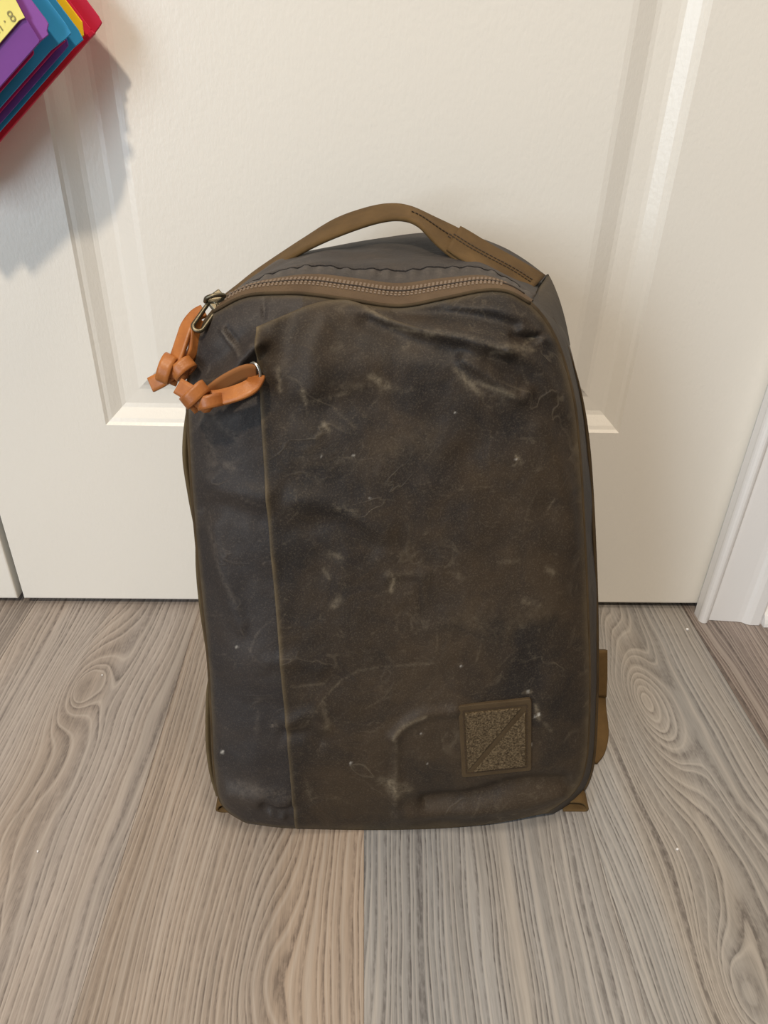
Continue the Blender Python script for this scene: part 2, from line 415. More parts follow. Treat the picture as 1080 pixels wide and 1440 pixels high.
# ------------------------------------------------------------------ backpack
BAG = thing('backpack', 'dark brown waxed canvas backpack with leather zipper pulls standing before the white door', 'backpack')
F_LEFT = [(345, 1157), (322, 1143), (308, 1122), (301, 1080), (297, 1000), (293, 930), (285, 850), (278, 780), (271, 700), (266, 620), (264, 565), (268, 515), (280, 468), (300, 440)]
F_BOT = [(345, 1157), (415, 1165), (560, 1167), (680, 1160), (770, 1143)]
F_RIGHT = [(770, 1143), (805, 1117), (821, 1085), (827, 1040), (829, 950), (826, 850), (821, 740), (815, 640), (806, 560), (786, 490), (765, 450), (745, 428)]
F_TOP = [(300, 440), (345, 418), (400, 414), (440, 416), (490, 423), (560, 432), (620, 422), (680, 410), (715, 412), (745, 428)]
NU, NV = 190, 260
def coons(L, R, B, T, nu, nv):
    L = spline(L, nv); R = spline(R, nv); B = spline(B, nu); T = spline(T, nu)
    s = np.linspace(0, 1, nu)[:, None, None]; t = np.linspace(0, 1, nv)[None, :, None]
    P = (1 - s) * L[None] + s * R[None] + (1 - t) * B[:, None] + t * T[:, None] \
        - ((1 - s) * (1 - t) * B[0] + s * (1 - t) * B[-1] + (1 - s) * t * T[0] + s * t * T[-1])
    return P.reshape(-1, 2)
loop_px = np.vstack([spline(F_LEFT, 60), spline(F_TOP, 40)[1:], spline(F_RIGHT, 60)[::-1][1:], spline(F_BOT, 30)[::-1][1:]])
loop_w = on_p(loop_px)
def plane2(P): return np.stack([P[:, 0], P[:, 2] * math.hypot(1, LEAN)], 1)
loop2 = plane2(loop_w)
def bulge(P0):
    d = seg_dist(plane2(P0), loop2)
    z = P0[:, 2]
    A = .006 + .010 * np.clip((z - .01) / .12, 0, 1)
    q = np.clip(d / .040, 0, 1)
    return A * (1 - (1 - q) ** 2) + .006 * np.clip(d / .10, 0, 1)
def base_surf(px):
    P0 = on_p(px); return P0 + NRM * bulge(P0)[:, None]
def inv_px(target, it=5):
    """plane pixel whose bulged surface point shows at the wanted pixel"""
    target = np.asarray(target, float); s = target.copy()
    for _ in range(it): s = s - .85 * (proj(base_surf(s)) - target)
    return s
# folds in the cloth: (line, height in mm, half width)
FOLDS = [
    ([(262, 552), (300, 541), (330, 520), (345, 500), (366, 480)], 6.5, 11),
    ([(268, 568), (310, 566), (350, 545)], -3.5, 16),
    ([(275, 520), (310, 505), (335, 480)], -2.0, 18),
    ([(312, 464), (324, 482), (338, 498)], 1.6, 3.0),
    ([(319, 462), (331, 480), (345, 494)], -1.2, 3.0),
    ([(369, 418), (372, 446)], -1.4, 2.6),
    ([(500, 424), (540, 444), (600, 462), (660, 476), (710, 490)], 3.2, 12),
    ([(520, 452), (580, 482), (640, 496)], -2.0, 16),
    ([(560, 440), (630, 440), (700, 452), (742, 464)], -2.4, 12),
    ([(640, 428), (700, 436), (748, 456)], 1.8, 10),
    ([(735, 462), (752, 466), (772, 478)], 2.2, 7),
    ([(722, 474), (744, 478), (760, 470)], -2.6, 6),
    ([(650, 505), (690, 530), (728, 560), (742, 552)], 1.8, 9),
    ([(690, 500), (726, 520), (752, 552), (790, 600)], -1.6, 12),
    ([(715, 492), (752, 512), (776, 548)], 1.6, 10),
    ([(455, 440), (440, 480), (440, 540)], 2.0, 22),
    ([(410, 450), (395, 500)], -1.6, 18),
    ([(380, 560), (440, 575), (520, 560), (600, 580)], -1.4, 30),
    ([(420, 700), (480, 712), (540, 745)], 1.6, 16),
    ([(400, 745), (470, 735), (520, 770)], -1.2, 18),
    ([(660, 640), (700, 690), (760, 720)], -1.6, 28),
    ([(760, 600), (790, 680), (800, 760)], 1.6, 16),
    ([(545, 812), (556, 806), (600, 808)], .6, 8),
    ([(380, 930), (420, 925), (450, 938)], 1.3, 12),
    ([(405, 1015), (440, 1000), (455, 1020)], 1.2, 9),
    ([(400, 1030), (430, 1028), (450, 1040)], -1.4, 9),
    ([(553, 1035), (575, 1014), (600, 1002), (640, 998)], 1.5, 8),
    ([(556, 1040), (558, 1090), (556, 1130)], 1.0, 7),
    ([(600, 1128), (660, 1120), (720, 1106), (790, 1100)], -4.0, 12),
    ([(560, 1146), (660, 1140), (740, 1130), (790, 1116)], 2.0, 9),
    ([(318, 1112), (350, 1118), (400, 1128)], 2.6, 14),
    ([(372, 1130), (392, 1138), (412, 1134)], -2.6, 7),
    ([(382, 1142), (398, 1146)], 2.4, 5),
    ([(285, 720), (320, 712), (365, 730)], -1.6, 18),
    ([(285, 670), (320, 690), (372, 696)], 1.5, 16),
    ([(300, 740), (315, 820), (340, 880)], 1.2, 12),
    ([(330, 740), (345, 820), (350, 900)], -1.0, 16),
    ([(305, 960), (350, 985), (396, 1000)], -1.2, 26),
]
SCUFF_HIGHLIGHT = [  # (line, strength, half width): wear marks, plus highlights painted on seam ridges
    ([(391, 518), (394, 548)], .7, 3.5), ([(426, 548), (430, 566)], .9, 3.5), ([(455, 596), (461, 604)], .8, 4),
    ([(523, 530), (545, 543)], .7, 6), ([(640, 520), (662, 540), (674, 552)], .7, 5), ([(648, 530), (668, 548)], .5, 6),
    ([(660, 535), (700, 548), (720, 556)], .6, 3.5), ([(690, 495), (724, 492), (750, 476)], .5, 3), ([(700, 484), (720, 486), (748, 492)], .5, 4),
    ([(470, 540), (530, 545), (580, 550)], .22, 6), ([(470, 575), (500, 600)], .4, 2.5), ([(440, 565), (490, 552)], .3, 3),
    ([(565, 488), (572, 486)], .6, 4), ([(600, 470), (615, 466)], .5, 4), ([(550, 462), (600, 466), (660, 474), (700, 488)], .45, 3),
    ([(515, 432), (545, 450)], .6, 4), ([(725, 640), (732, 650)], .8, 3), ([(727, 648), (720, 655)], .7, 2), ([(780, 700), (770, 720)], .5, 1.2),
    ([(545, 805), (553, 812), (550, 830)], .75, 3.5), ([(552, 808), (572, 805), (592, 807)], .22, 3), ([(470, 710), (500, 718)], .5, 5), ([(465, 778), (478, 784)], .5, 5),
    ([(455, 800), (463, 812)], .5, 2.5), ([(478, 840), (470, 850)], .5, 5), ([(552, 1036), (568, 1018), (598, 1004)], .65, 2.6),
    ([(556, 1030), (557, 1060), (555, 1130)], .30, 3), ([(548, 1100), (558, 1112)], .8, 8), ([(535, 1096), (575, 1108)], .4, 6),
    ([(400, 1022), (425, 1022), (460, 975), (500, 945), (560, 936), (610, 932)], .42, 1.5), ([(455, 985), (460, 1018)], .38, 4), ([(410, 962), (456, 960)], .3, 2),
    ([(420, 1020), (440, 995)], .35, 1.5), ([(384, 1020), (386, 1024)], .9, 4), ([(430, 1100), (440, 1120)], .35, 5), ([(395, 905), (392, 880), (402, 860)], .3, 1.2),
    ([(700, 790), (730, 788)], .3, 3), ([(735, 845), (760, 850)], .4, 4), ([(770, 800), (778, 806)], .5, 4), ([(745, 915), (752, 925)], .5, 3),
    ([(753, 990), (757, 1010)], .8, 3), ([(765, 1015), (775, 1028)], .45, 1.8), ([(735, 972), (746, 972)], .7, 2),
    ([(300, 590), (325, 612)], .4, 4), ([(318, 655), (326, 660)], .5, 5), ([(290, 600), (300, 650)], .3, 8), ([(327, 612), (331, 616)], .7, 4),
    ([(295, 740), (303, 770), (310, 800), (335, 860)], .3, 3), ([(352, 915), (362, 890), (384, 870)], .5, 1.2), ([(340, 700), (372, 712)], .35, 1.2),
    ([(350, 990), (362, 1005), (360, 1030)], .25, 3), ([(330, 1100), (380, 1112), (408, 1118)], .3, 8), ([(312, 464), (324, 482), (340, 500)], .55, 2.0),  # last stroke paints the highlight along the left seam ridge
    ([(370, 418), (372, 440)], .5, 1.6), ([(640, 870), (700, 880), (760, 860)], .12, 20), ([(440, 640), (520, 650), (600, 620)], .10, 26),  # first stroke paints light on the short seam below the zipper
]
SPECK = [(744, 1046, 3.2), (757, 1003, 2.0), (752, 1006, 1.6), (742, 971, 1.8), (497, 640, 1.6), (640, 580, 1.5), (493, 1071, 1.8), (313, 1056, 2.0), (333, 911, 1.6), (725, 645, 1.6), (648, 936, 1.5), (592, 1030, 1.3), (600, 1072, 1.3), (452, 640, 1.2), (520, 700, 1.2)]
rs = random.Random(11)
for _ in range(34):      # faint hair scratches
    x, y = rs.uniform(300, 800), rs.uniform(480, 1120); a = rs.uniform(0, 6.28); l = rs.uniform(8, 34); k = rs.uniform(-.6, .6)
    SCUFF_HIGHLIGHT.append(([(x, y), (x + l * math.cos(a), y + l * math.sin(a)), (x + 2 * l * math.cos(a + k), y + 2 * l * math.sin(a + k))], rs.uniform(.12, .30), rs.uniform(.7, 1.2)))
for _ in range(8):
    x, y = rs.uniform(300, 800), rs.uniform(470, 1130); a = rs.uniform(0, 6.28); l = rs.uniform(2, 9)
    SCUFF_HIGHLIGHT.append(([(x, y), (x + l * math.cos(a), y + l * math.sin(a))], rs.uniform(.2, .5), rs.uniform(2, 5)))

def cloth_noise(P, f, seed):
    return np.array([noise.noise((p[0] * f + seed, p[1] * f, p[2] * f)) for p in P])
def paint_cloth(pos):
    """fold heights, wear and painted seam highlights for surface points"""
    q = proj(pos); h = np.zeros(len(q)); sc = np.zeros(len(q)); sp = np.zeros(len(q))
    for line, amp, w in FOLDS: h += amp * .0016 * np.exp(-(seg_dist(q, spline(line, 14)) / w) ** 2)
    h += 0.0022 * cloth_noise(pos, 17, 2.0) + .0010 * cloth_noise(pos, 48, 9.0) + .00025 * cloth_noise(pos, 130, 5.0)
    for line, a, w in SCUFF_HIGHLIGHT: sc = np.maximum(sc, a * np.exp(-(seg_dist(q, spline(line, 10) if len(line) > 2 else line) / w) ** 2))
    for x, y, r in SPECK: sp = np.maximum(sp, (.45 if r < 2 else .8) * np.clip(1.5 - np.hypot(q[:, 0] - x, q[:, 1] - y) / (r * .9), 0, 1))
    return h, sc, sp
def cloth_pos(px_src, extra=0.0):
    P = base_surf(px_src); h, sc, sp = paint_cloth(P)
    edge = np.clip(seg_dist(plane2(on_p(px_src)), loop2) / .008, 0, 1)
    return P + NRM * (h * edge + extra)[:, None], sc, sp

# front panel
fp = coons(F_LEFT, F_RIGHT, F_BOT, F_TOP, NU, NV)
pos, sc, sp = cloth_pos(fp)
d_edge = seg_dist(fp, loop_px)
fpo = mk('front_panel', pos, grid_faces(NU, NV), M_FRONT, BAG, attrs={'scuff_highlight': sc, 'speck': sp, 'worn': .55 * np.exp(-(d_edge / 5) ** 2)})
fpo.data.materials.append(M_FLAP)                              # the right-hand piece is cut from the brown cloth
fpo.data.polygons.foreach_set('material_index', [1 if fp[f[0]][0] > 425 else 0 for f in grid_faces(NU, NV)])
# flap lying over the panel
FL_LEFT = [(416, 1164), (408, 1080), (399, 980), (391, 880), (382, 780), (374, 680), (368, 590), (364, 520), (362, 459)]
FL_TOP = [(362, 459), (400, 443), (440, 427), (478, 421), (508, 427), (545, 446), (590, 460), (640, 470), (700, 476), (755, 476), (789, 497)]
FL_RIGHT = [(770, 1141), (804, 1116), (820, 1084), (826, 1040), (828, 950), (825, 850), (820, 740), (814, 640), (805, 560), (789, 497)]
FL_BOT = [(416, 1164), (560, 1166), (680, 1159), (770, 1141)]
nu, nv = 210, 300
ft = coons(FL_LEFT, FL_RIGHT, FL_BOT, FL_TOP, nu, nv)
fs = inv_px(ft)
ss = np.repeat(np.linspace(0, 1, nu), nv); tt = np.tile(np.linspace(0, 1, nv), nu)
topfade = np.clip((.62 - ss) / .25, 0, 1)                       # the top edge melts into the panel on the right
ex = .0008 + .0030 * np.exp(-ss / .16) + .0016 * topfade * np.exp(-(1 - tt) / .10)
ex = ex * np.clip(tt / .02 + .25, 0, 1)
pos, sc, sp = cloth_pos(fs, ex)
worn = .8 * np.exp(-(ss / .010) ** 2) + .5 * topfade * np.exp(-((1 - tt) / .008) ** 2) + .5 * np.exp(-(seg_dist(ft, F_RIGHT) / 6) ** 2) + .3 * np.exp(-(tt / .012) ** 2)
V = list(pos); Fc = grid_faces(nu, nv); A = {'scuff_highlight': list(sc), 'speck': list(sp), 'worn': list(worn)}
edge_ids = [j for j in range(nv)] + [i * nv + nv - 1 for i in range(1, int(nu * .62))]
b0 = len(V)
for e in edge_ids:
    V.append(pos[e] - NRM * (ex[e] + .0006)); A['scuff_highlight'].append(0); A['speck'].append(0); A['worn'].append(.7)
for i in range(len(edge_ids) - 1): Fc.append((edge_ids[i], edge_ids[i + 1], b0 + i + 1, b0 + i))
mk('front_flap', V, Fc, M_FLAP, BAG, attrs=A)

# loops round the body: F front seam, Z zipper's far edge, M middle, B back
n_s, n_t, n_b = 70, 90, 40
Fl = on_p(spline(F_LEFT, n_s)); Fr = on_p(spline(F_RIGHT, n_s)); Fb = on_p(spline(F_BOT, n_b)); Ft = on_p(spline(F_TOP, n_t))
Zt_px = [(317, 418), (345, 402), (380, 392), (440, 385), (500, 391), (560, 398), (620, 391), (680, 387), (718, 400), (750, 424)]
Zt = on_p(spline(Zt_px, n_t), .020)
Mt = on_p(spline([(326, 415), (350, 396), (392, 374), (450, 362), (510, 362), (570, 360), (640, 356), (700, 373), (758, 406)], n_t), .070)
Bt = on_p(spline([(336, 411), (364, 386), (402, 361), (480, 344), (540, 334), (600, 327), (655, 330), (700, 344), (735, 363), (769, 388)], n_t), .125)
Mr = on_p(spline([(790, 1122), (814, 1100), (829, 1070), (834, 1030), (837, 950), (838, 850), (835, 750), (830, 660), (821, 575), (801, 487), (783, 440), (758, 406)], n_s), .060)
Br = Mr + np.array([-.006, .062, 0]); w = np.linspace(0, 1, n_s)[:, None] ** 14; Br = Br * (1 - w) + Bt[-1] * w
k_ = np.linspace(0, 1, n_s)[:, None] ** 8
Ml = (Fl + np.array([-.003, .062, 0])) * (1 - k_) + Mt[0] * k_
Bl = (Fl + np.array([.004, .120, 0])) * (1 - k_) + Bt[0] * k_
Mb = Fb + np.array([0, .062, 0]); Bb = Fb + np.array([0, .120, 0])
s_ = np.linspace(0, 1, n_b)[:, None]
Mb = Mb + (1 - s_) * (Ml[0] - Mb[0]) + s_ * (Mr[0] - Mb[-1]); Bb = Bb + (1 - s_) * (Bl[0] - Bb[0]) + s_ * (Br[0] - Bb[-1])
mid_flat = np.clip(np.minimum(s_, 1 - s_) / .12, 0, 1)
for arr in (Mb, Bb): arr[:, 2:3] = arr[:, 2:3] * (1 - mid_flat) + .001 * mid_flat
def loft(curves, vs, nv):
    out = []
    for v in np.linspace(vs[0], vs[-1], nv):
        P = 0
        for i, c in enumerate(curves):
            L = 1.0
            for j in range(len(curves)):
                if j != i: L *= (v - vs[j]) / (vs[i] - vs[j])
            P = P + c * L
        out.append(P)
    return np.stack(out, 1)
right = loft([Fr, Mr, Br], [0, .5, 1], 24); bot = loft([Fb, Mb, Bb], [0, .5, 1], 24); left = loft([Fl, Ml, Bl], [0, .5, 1], 24)
side = np.vstack([left[::-1], bot[1:], right[1:]])
side[..., 2] = np.maximum(side[..., 2], .0006)
sv = side.reshape(-1, 3)
nrm_w = cloth_noise(sv, 24, 4.0) * .0016
rim = np.tile(np.minimum(np.linspace(0, 1, 24) * 6, 1), len(side))
outw = sv - np.array([.03, sv[:, 1].mean(), .19]); outw[:, 1] = 0; outw /= np.linalg.norm(outw, axis=1)[:, None]
sv = sv + outw * (nrm_w * rim)[:, None]; sv[:, 2] = np.maximum(sv[:, 2], .0006)
mk('side_gusset', sv, grid_faces(len(side), 24), M_SIDE, BAG, attrs={'worn': .35 * np.exp(-(np.tile(np.linspace(0, 1, 24), len(side)) / .05) ** 2)})
# top panel behind the zipper, with a puckered seam
top = loft([Zt, Mt, Bt], [0, .5, 1], 40); arc = np.linspace(0, 1, n_t)
vv = np.linspace(0, 1, 40)
puck = np.exp(-((vv - .14) / .08) ** 2)[None, :] * (np.sin(arc * 150) * .5 + np.sin(arc * 97 + 1) * .5)[:, None] * .0015
seam = -np.exp(-((vv - .22) / .03) ** 2)[None, :] * .0012
dome = (np.sin(vv * math.pi)[None, :] * np.sin(arc * math.pi)[:, None]) * .002
lump = np.exp(-((arc[:, None] - .62) / .12) ** 2 - ((vv[None, :] - .6) / .2) ** 2) * -.004
lump = lump + np.array([[noise.noise((a * 9, v * 4, 3)) for v in vv] for a in arc]) * .003 * np.sin(vv * math.pi)[None, :]
top = top + (puck + seam + dome + lump)[..., None] * np.array([0, -.35, .94])
scT = .6 * np.exp(-((vv - .12) / .08) ** 2)[None, :] * np.clip(np.sin(arc * 150) * .5 + .2, 0, 1)[:, None]
scT = scT + .35 * np.exp(-((arc[:, None] - .70) / .03) ** 2 - ((vv[None, :] - .62) / .12) ** 2)
mk('top_panel', top.reshape(-1, 3), grid_faces(n_t, 40)[::1], M_TOP, BAG, attrs={'scuff_highlight': scT.reshape(-1)})
stm = []
for i in range(4, n_t - 6):
    for fr in (.15, .65):
        a = top[i, 8] * (1 - fr) + top[i + 1, 8] * fr; tdir = (top[i + 1, 8] - top[i, 8]); tdir /= np.linalg.norm(tdir)
        stm.append((a + np.array([0, -.0002, .0005]), tdir * .0009, np.array([0, .94, .2]) * .00035, np.array([0, -.2, .94]) * .0004))
boxes('top_seam_stitching', stm, NT('charcoal_thread').out(srgb(52, 47, 44), .8), BAG, True)
# back panel closes the bag
Bloop = np.vstack([Bl[::-1], Bb[1:], Br[1:], Bt[::-1][1:-1]]); Bloop[:, 2] = np.maximum(Bloop[:, 2], .0006)
cen = Bloop.mean(0) + np.array([0, .012, 0]); m = len(Bloop); V = list(Bloop) + list(cen * .5 + Bloop * .5 + np.array([0, .006, 0])) + [cen]
Fc = [(i, m + i, m + (i + 1) % m, (i + 1) % m) for i in range(m)] + [(m + i, 2 * m, m + (i + 1) % m) for i in range(m)]
mk('back_panel', V, Fc, M_SIDE, BAG)
# piping along the front seam
tube('seam_piping', np.vstack([spline(Fl, 60)[::-1], spline(Fb, 40)[1:], spline(Fr, 60)[1:]]) + np.array([0, .0012, .0006]), .0014, M_PIPE, BAG, 8)
welt = right[:, 5]; tube('gusset_welt', welt[4:-3] + np.array([.0004, 0, 0]), .0014 * np.clip(np.linspace(1, 0, len(welt[4:-3])) / .3, .05, 1), M_PIPE, BAG, 8)

# zipper: tape, coil rows, centre line
tape = loft([Ft, (Ft + Zt) / 2 + np.array([0, -.0016, .0022]), Zt], [0, .5, 1], 16)
mk('zipper_tape', tape.reshape(-1, 3), grid_faces(n_t, 16), M_TAPE, BAG)
for row, end in ((0, left[-1]), (-1, right[-1])):               # close the two upper corners between gusset and top
    e2_ = spline(np.vstack([tape[row], top[row, 1:]])[::3], 24); e1_ = end.copy()
    mid_ = (e1_ + e2_) / 2
    mk('gusset_corner', np.stack([e1_, mid_, e2_], 1).reshape(-1, 3), grid_faces(24, 3), M_SIDE, BAG)
zc = tape[:, 8]; zn = np.array([0, -.6, .8])
def along(cur, step, a=.02, b=.93):
    s = np.r_[0, np.cumsum(np.linalg.norm(np.diff(cur, axis=0), axis=1))]
    q = np.arange(a * s[-1], b * s[-1], step)
    P = np.stack([np.interp(q, s, cur[:, j]) for j in range(3)], 1); T = np.gradient(P, axis=0); T /= np.linalg.norm(T, axis=1)[:, None]
    return P, T
teeth = []
for row in (5.6, 6.9, 8.9, 10.2):
    i0 = int(row); fr = row - i0; cur = tape[:, i0] * (1 - fr) + tape[:, i0 + 1] * fr
    P, T = along(cur, .0025, .03, .90)
    for p, t in zip(P, T):
        v = np.cross(zn, t); teeth.append((p + zn * .0000, t * .0007, v * .00062, zn * .0005))
boxes('zipper_coil', teeth, M_TEETH, BAG, True)
P, T = along(zc, .002, .0, .97); tube('zipper_centre_line', P + zn * .00015, .0006, M_ZGAP, BAG, 6)
tube('zipper_seam_edge', spline(Ft, 80) + np.array([0, -.0002, .0008]), .0011, M_PIPE, BAG, 6)

# handle
HA = [(312, 420), (335, 402), (360, 382), (398, 356), (430, 335), (470, 310), (510, 295), (545, 288), (575, 291), (612, 307), (650, 325), (690, 349), (730, 371), (764, 391)]
HB = [(322, 420), (345, 405), (372, 388), (412, 362), (448, 343), (490, 326), (530, 313), (562, 309), (588, 317), (614, 344), (640, 365), (672, 382), (705, 399), (736, 420)]
oA = np.array([.075, .085, .10, .11, .115, .115, .115, .11, .105, .10, .095, .09, .090, .092]); oB = np.array([.06, .065, .075, .085, .085, .085, .085, .08, .072, .062, .056, .05, .048, .050])
A3 = np.vstack([on_p([p], o) for p, o in zip(HA, oA)]); B3 = np.vstack([on_p([p], o) for p, o in zip(HB, oB)])
a3 = spline(A3, 90); b3 = spline(B3, 90)
HND = ribbon('handle', a3, b3, .0030, M_WEB, BAG)
cut = 66    # second layer sewn on at the right end
nH = np.cross(np.gradient((a3 + b3) / 2, axis=0), b3 - a3); nH /= np.linalg.norm(nH, axis=1)[:, None]
if nH[75] @ np.array([0, -1, .5]) < 0: nH = -nH
ribbon('handle_anchor', a3[cut:] + nH[cut:] * .0022, b3[cut:] + nH[cut:] * .0022, .0022, M_WEB, HND)
st = []
for i in range(54, 88):
    for fr in (0,):
        for sgn in ((.47, .47) if i < cut - 1 else (.45, .55)):
            j = min(i + 1, 89); p = (a3[i] * (1 - fr) + a3[j] * fr) * (1 - sgn) + (b3[i] * (1 - fr) + b3[j] * fr) * sgn
            t = (a3[j] + b3[j] - a3[i] - b3[i]); t /= np.linalg.norm(t); wv = b3[i] - a3[i]; wv /= np.linalg.norm(wv)
            st.append((p + nH[i] * (.0018 if i < cut else .0035), t * .0011, wv * .0004, nH[i] * .0004))
boxes('handle_stitching', st, M_THREAD, HND, True)

c1 = on_p(spline([(741, 427), (757, 406), (771, 385)], 20), np.linspace(.022, .100, 20)); c2 = on_p(spline([(779, 478), (790, 474), (802, 486)], 20), np.linspace(.004, .052, 20))
cm = on_p(spline([(762, 446), (776, 434), (789, 428)], 20), np.linspace(.006, .062, 20))
cp = loft([c1, cm, c2], [0, .5, 1], 16); bk = cp + np.array([-.0006, .0022, -.001])
Vc = list(cp.reshape(-1, 3)) + list(bk.reshape(-1, 3)); Fc = grid_faces(20, 16) + grid_faces(20, 16, base=320)
Fc += [(i * 16, (i + 1) * 16, 320 + (i + 1) * 16, 320 + i * 16) for i in range(19)]
mk('gusset_corner', Vc, Fc, M_SIDE, BAG, attrs={'worn': list(.6 * np.exp(-(np.tile(np.linspace(0, 1, 16), 20) / .06) ** 2)) + [0] * 320})

# patch of hook-and-loop felt
def surf(px, off=0.0):
    s = inv_px(px, 6); P, _, _ = cloth_pos(s); return P + NRM * (off + .0012)
Pc = surf(np.array([(647, 1090), (748, 1079), (744, 980), (645, 988)], float))
pm = Pc.mean(0); ux = (Pc[1] + Pc[2] - Pc[0] - Pc[3]) / 2; uy = (Pc[2] + Pc[3] - Pc[0] - Pc[1]) / 2; un = np.cross(ux, uy); un /= np.linalg.norm(un)
def slab(name, poly, lo, hi, mat, parent, bv=.0006):
    m = len(poly); q = [pm + ux * (a - .5) + uy * (b - .5) for a, b in poly]
    V = [p + un * lo for p in q] + [p + un * hi for p in q]
    Fc = [tuple(range(m))[::-1], tuple(range(m, 2 * m))] + [(i, (i + 1) % m, m + (i + 1) % m, m + i) for i in range(m)]
    o = mk(name, V, Fc, mat, parent, smooth=False); bevel(o, bv); return o
def rounded(x0, y0, x1, y1, r, k=4):
    out = []
    for cx, cy, a0 in ((x1 - r, y0 + r, -90), (x1 - r, y1 - r, 0), (x0 + r, y1 - r, 90), (x0 + r, y0 + r, 180)):
        for i in range(k + 1):
            a = math.radians(a0 + 90 * i / k); out.append((cx + r * math.cos(a), cy + r * math.sin(a)))
    return out
PT = slab('patch', rounded(0, 0, 1, 1, .035), -.002, .0016, M_PATCH, BAG)
slab('felt_triangle', [(.085, .11), (.86, .91), (.085, .91)], .0010, .0030, M_FELT, PT, .0008)
slab('felt_triangle', [(.17, .085), (.91, .085), (.91, .85)], .0010, .0030, M_FELT, PT, .0008)
st = []
for (x0, y0, x1, y1) in ((.065, .065, .935, .065), (.935, .065, .935, .935), (.935, .935, .065, .935), (.065, .935, .065, .065)):
    for k in range(16):
        f = (k + .5) / 16; p = pm + ux * (x0 + (x1 - x0) * f - .5) + uy * (y0 + (y1 - y0) * f - .5)
        t = ux * (x1 - x0) + uy * (y1 - y0); t = t / np.linalg.norm(t); st.append((p + un * .0017, t * .0013, np.cross(un, t) * .0004, un * .0003))
boxes('patch_stitching', st, M_THREAD, PT, True)

# webbing down the left side, strap and tabs
outer = [(268, 552), (260, 600), (258, 645), (266, 700), (275, 750), (276.5, 800), (281, 850), (289, 905), (295, 942), (291, 975), (290, 1040), (295, 1085), (305, 1120)]
A3 = on_p(spline(outer, 60), .006); B3 = on_p(spline([(x + 32, y) for x, y in outer], 60), .030)
A3[:, 2] = np.maximum(A3[:, 2], .003); B3[:, 2] = np.maximum(B3[:, 2], .003)
ribbon('side_webbing', A3, B3, .003, M_TWILL, BAG)
sa = np.vstack([on_y([p], y) for p, y in (((853, 914), -.150), ((853, 950), -.158), ((852, 987), -.168), ((856, 1030), -.188), ((851, 1058), -.203), ((838, 1082), -.2135))])
sb = np.vstack([on_y([p], y) for p, y in (((806, 914), -.146), ((806, 950), -.154), ((806, 987), -.164), ((808, 1030), -.184), ((808, 1058), -.199), ((806, 1080), -.211))])
for q in (sa, sb): q[:, 2] = np.maximum(q[:, 2], .0022)
ST = ribbon('shoulder_strap', sa, sb, .003, M_WEB, BAG, 40)
a_, b_ = spline(sa, 40)[:17], spline(sb, 40)[:17]; nS = np.array([0, -.8, .6])
ribbon('strap_overlay', a_ + nS * .0022, b_ + nS * .0022, .0022, M_WEB, ST)
def tab(name, px, y, w):
    p = np.vstack([on_y([q], yy) for q, yy in zip(px, y)]); p[:, 2] = np.maximum(p[:, 2], .002)
    strap(name, p, w, (0, .96, .25), .0022, M_WEB, BAG, 20)
tab('webbing_tab', [(800, 1118), (815, 1119), (823, 1124), (822, 1133), (808, 1134), (790, 1132)], [-.254] * 6, .012)
tab('webbing_tab', [(332, 1128), (318, 1122), (309, 1124), (307, 1130), (316, 1134), (334, 1138)], [-.254] * 6, .012)

# leather pulls
def P3(x, y, off): return on_p([(x, y)], off)[0]
VIEW = np.array([0, -.85, .52])
def perp(path):
    T = np.gradient(path, axis=0); wv = np.cross(T, VIEW); return wv / np.linalg.norm(wv, axis=1)[:, None]
def leather_strap(name, pts, width, th, parent, mat=M_LEATHER, tilt=0.0, n=36):
    path = spline(np.array([P3(*p) for p in pts]), n); wd = perp(path)
    if tilt: wd = wd * math.cos(tilt) + VIEW * math.sin(tilt)
    return ribbon(name, path - wd * width / 2, path + wd * width / 2, th, mat, parent)
def knot(parent, c, axis, r, off):
    """overhand knot: one lobe wound round the other"""
    c3 = P3(*c, off); ax = P3(*axis, off) - c3; L = np.linalg.norm(ax); ax /= L
    e1 = np.cross(ax, VIEW); e1 /= np.linalg.norm(e1); e2 = np.cross(e1, ax)
    th = np.linspace(-.35 * math.pi, 1.9 * math.pi, 40)
    k = bpy.data.objects.new('knot', None)
    p = np.array([c3 + e1 * r * 1.05 * math.cos(a) + e2 * r * .85 * math.sin(a) + ax * r * (.70 * (a / (2 * math.pi)) - .55) for a in th])
    rad = np.array([e1 * math.cos(a) + e2 * math.sin(a) for a in th])
    wd = np.cross(np.gradient(p, axis=0), rad); wd /= np.linalg.norm(wd, axis=1)[:, None]; wd = wd * .94 + e1 * .22
    V, Fc = ribbon_data(p - wd * r * .62, p + wd * r * .62, .0034)
    th2 = np.linspace(0, 2.1 * math.pi, 44); d2 = ax * .80 + e1 * .60; d2 /= np.linalg.norm(d2); f2 = np.cross(d2, e2)
    q = np.array([c3 + ax * r * .95 - e1 * r * .35 + f2 * r * .92 * math.cos(a) + e2 * r * .80 * math.sin(a) for a in th2])
    rad2 = np.array([f2 * math.cos(a) + e2 * math.sin(a) for a in th2])
    w2 = np.cross(np.gradient(q, axis=0), rad2); w2 /= np.linalg.norm(w2, axis=1)[:, None]
    V2, F2 = ribbon_data(q - w2 * r * .58, q + w2 * r * .58, .0034)
    V3, F3 = tube_data(np.array([c3 - ax * r * .7, c3 - ax * r * .2, c3 + ax * r * .5, c3 + ax * r * 1.2, c3 + ax * r * 1.5]), np.array([.5, .8, .8, .75, .4]) * r, 12)
    n1, n2 = len(V), len(V) + len(V2)
    Fa = list(Fc) + [tuple(n1 + i for i in f) for f in F2] + [tuple(n2 + i for i in f) for f in F3]
    return mk('knot', V + V2 + V3, Fa, M_LEATHER, parent)
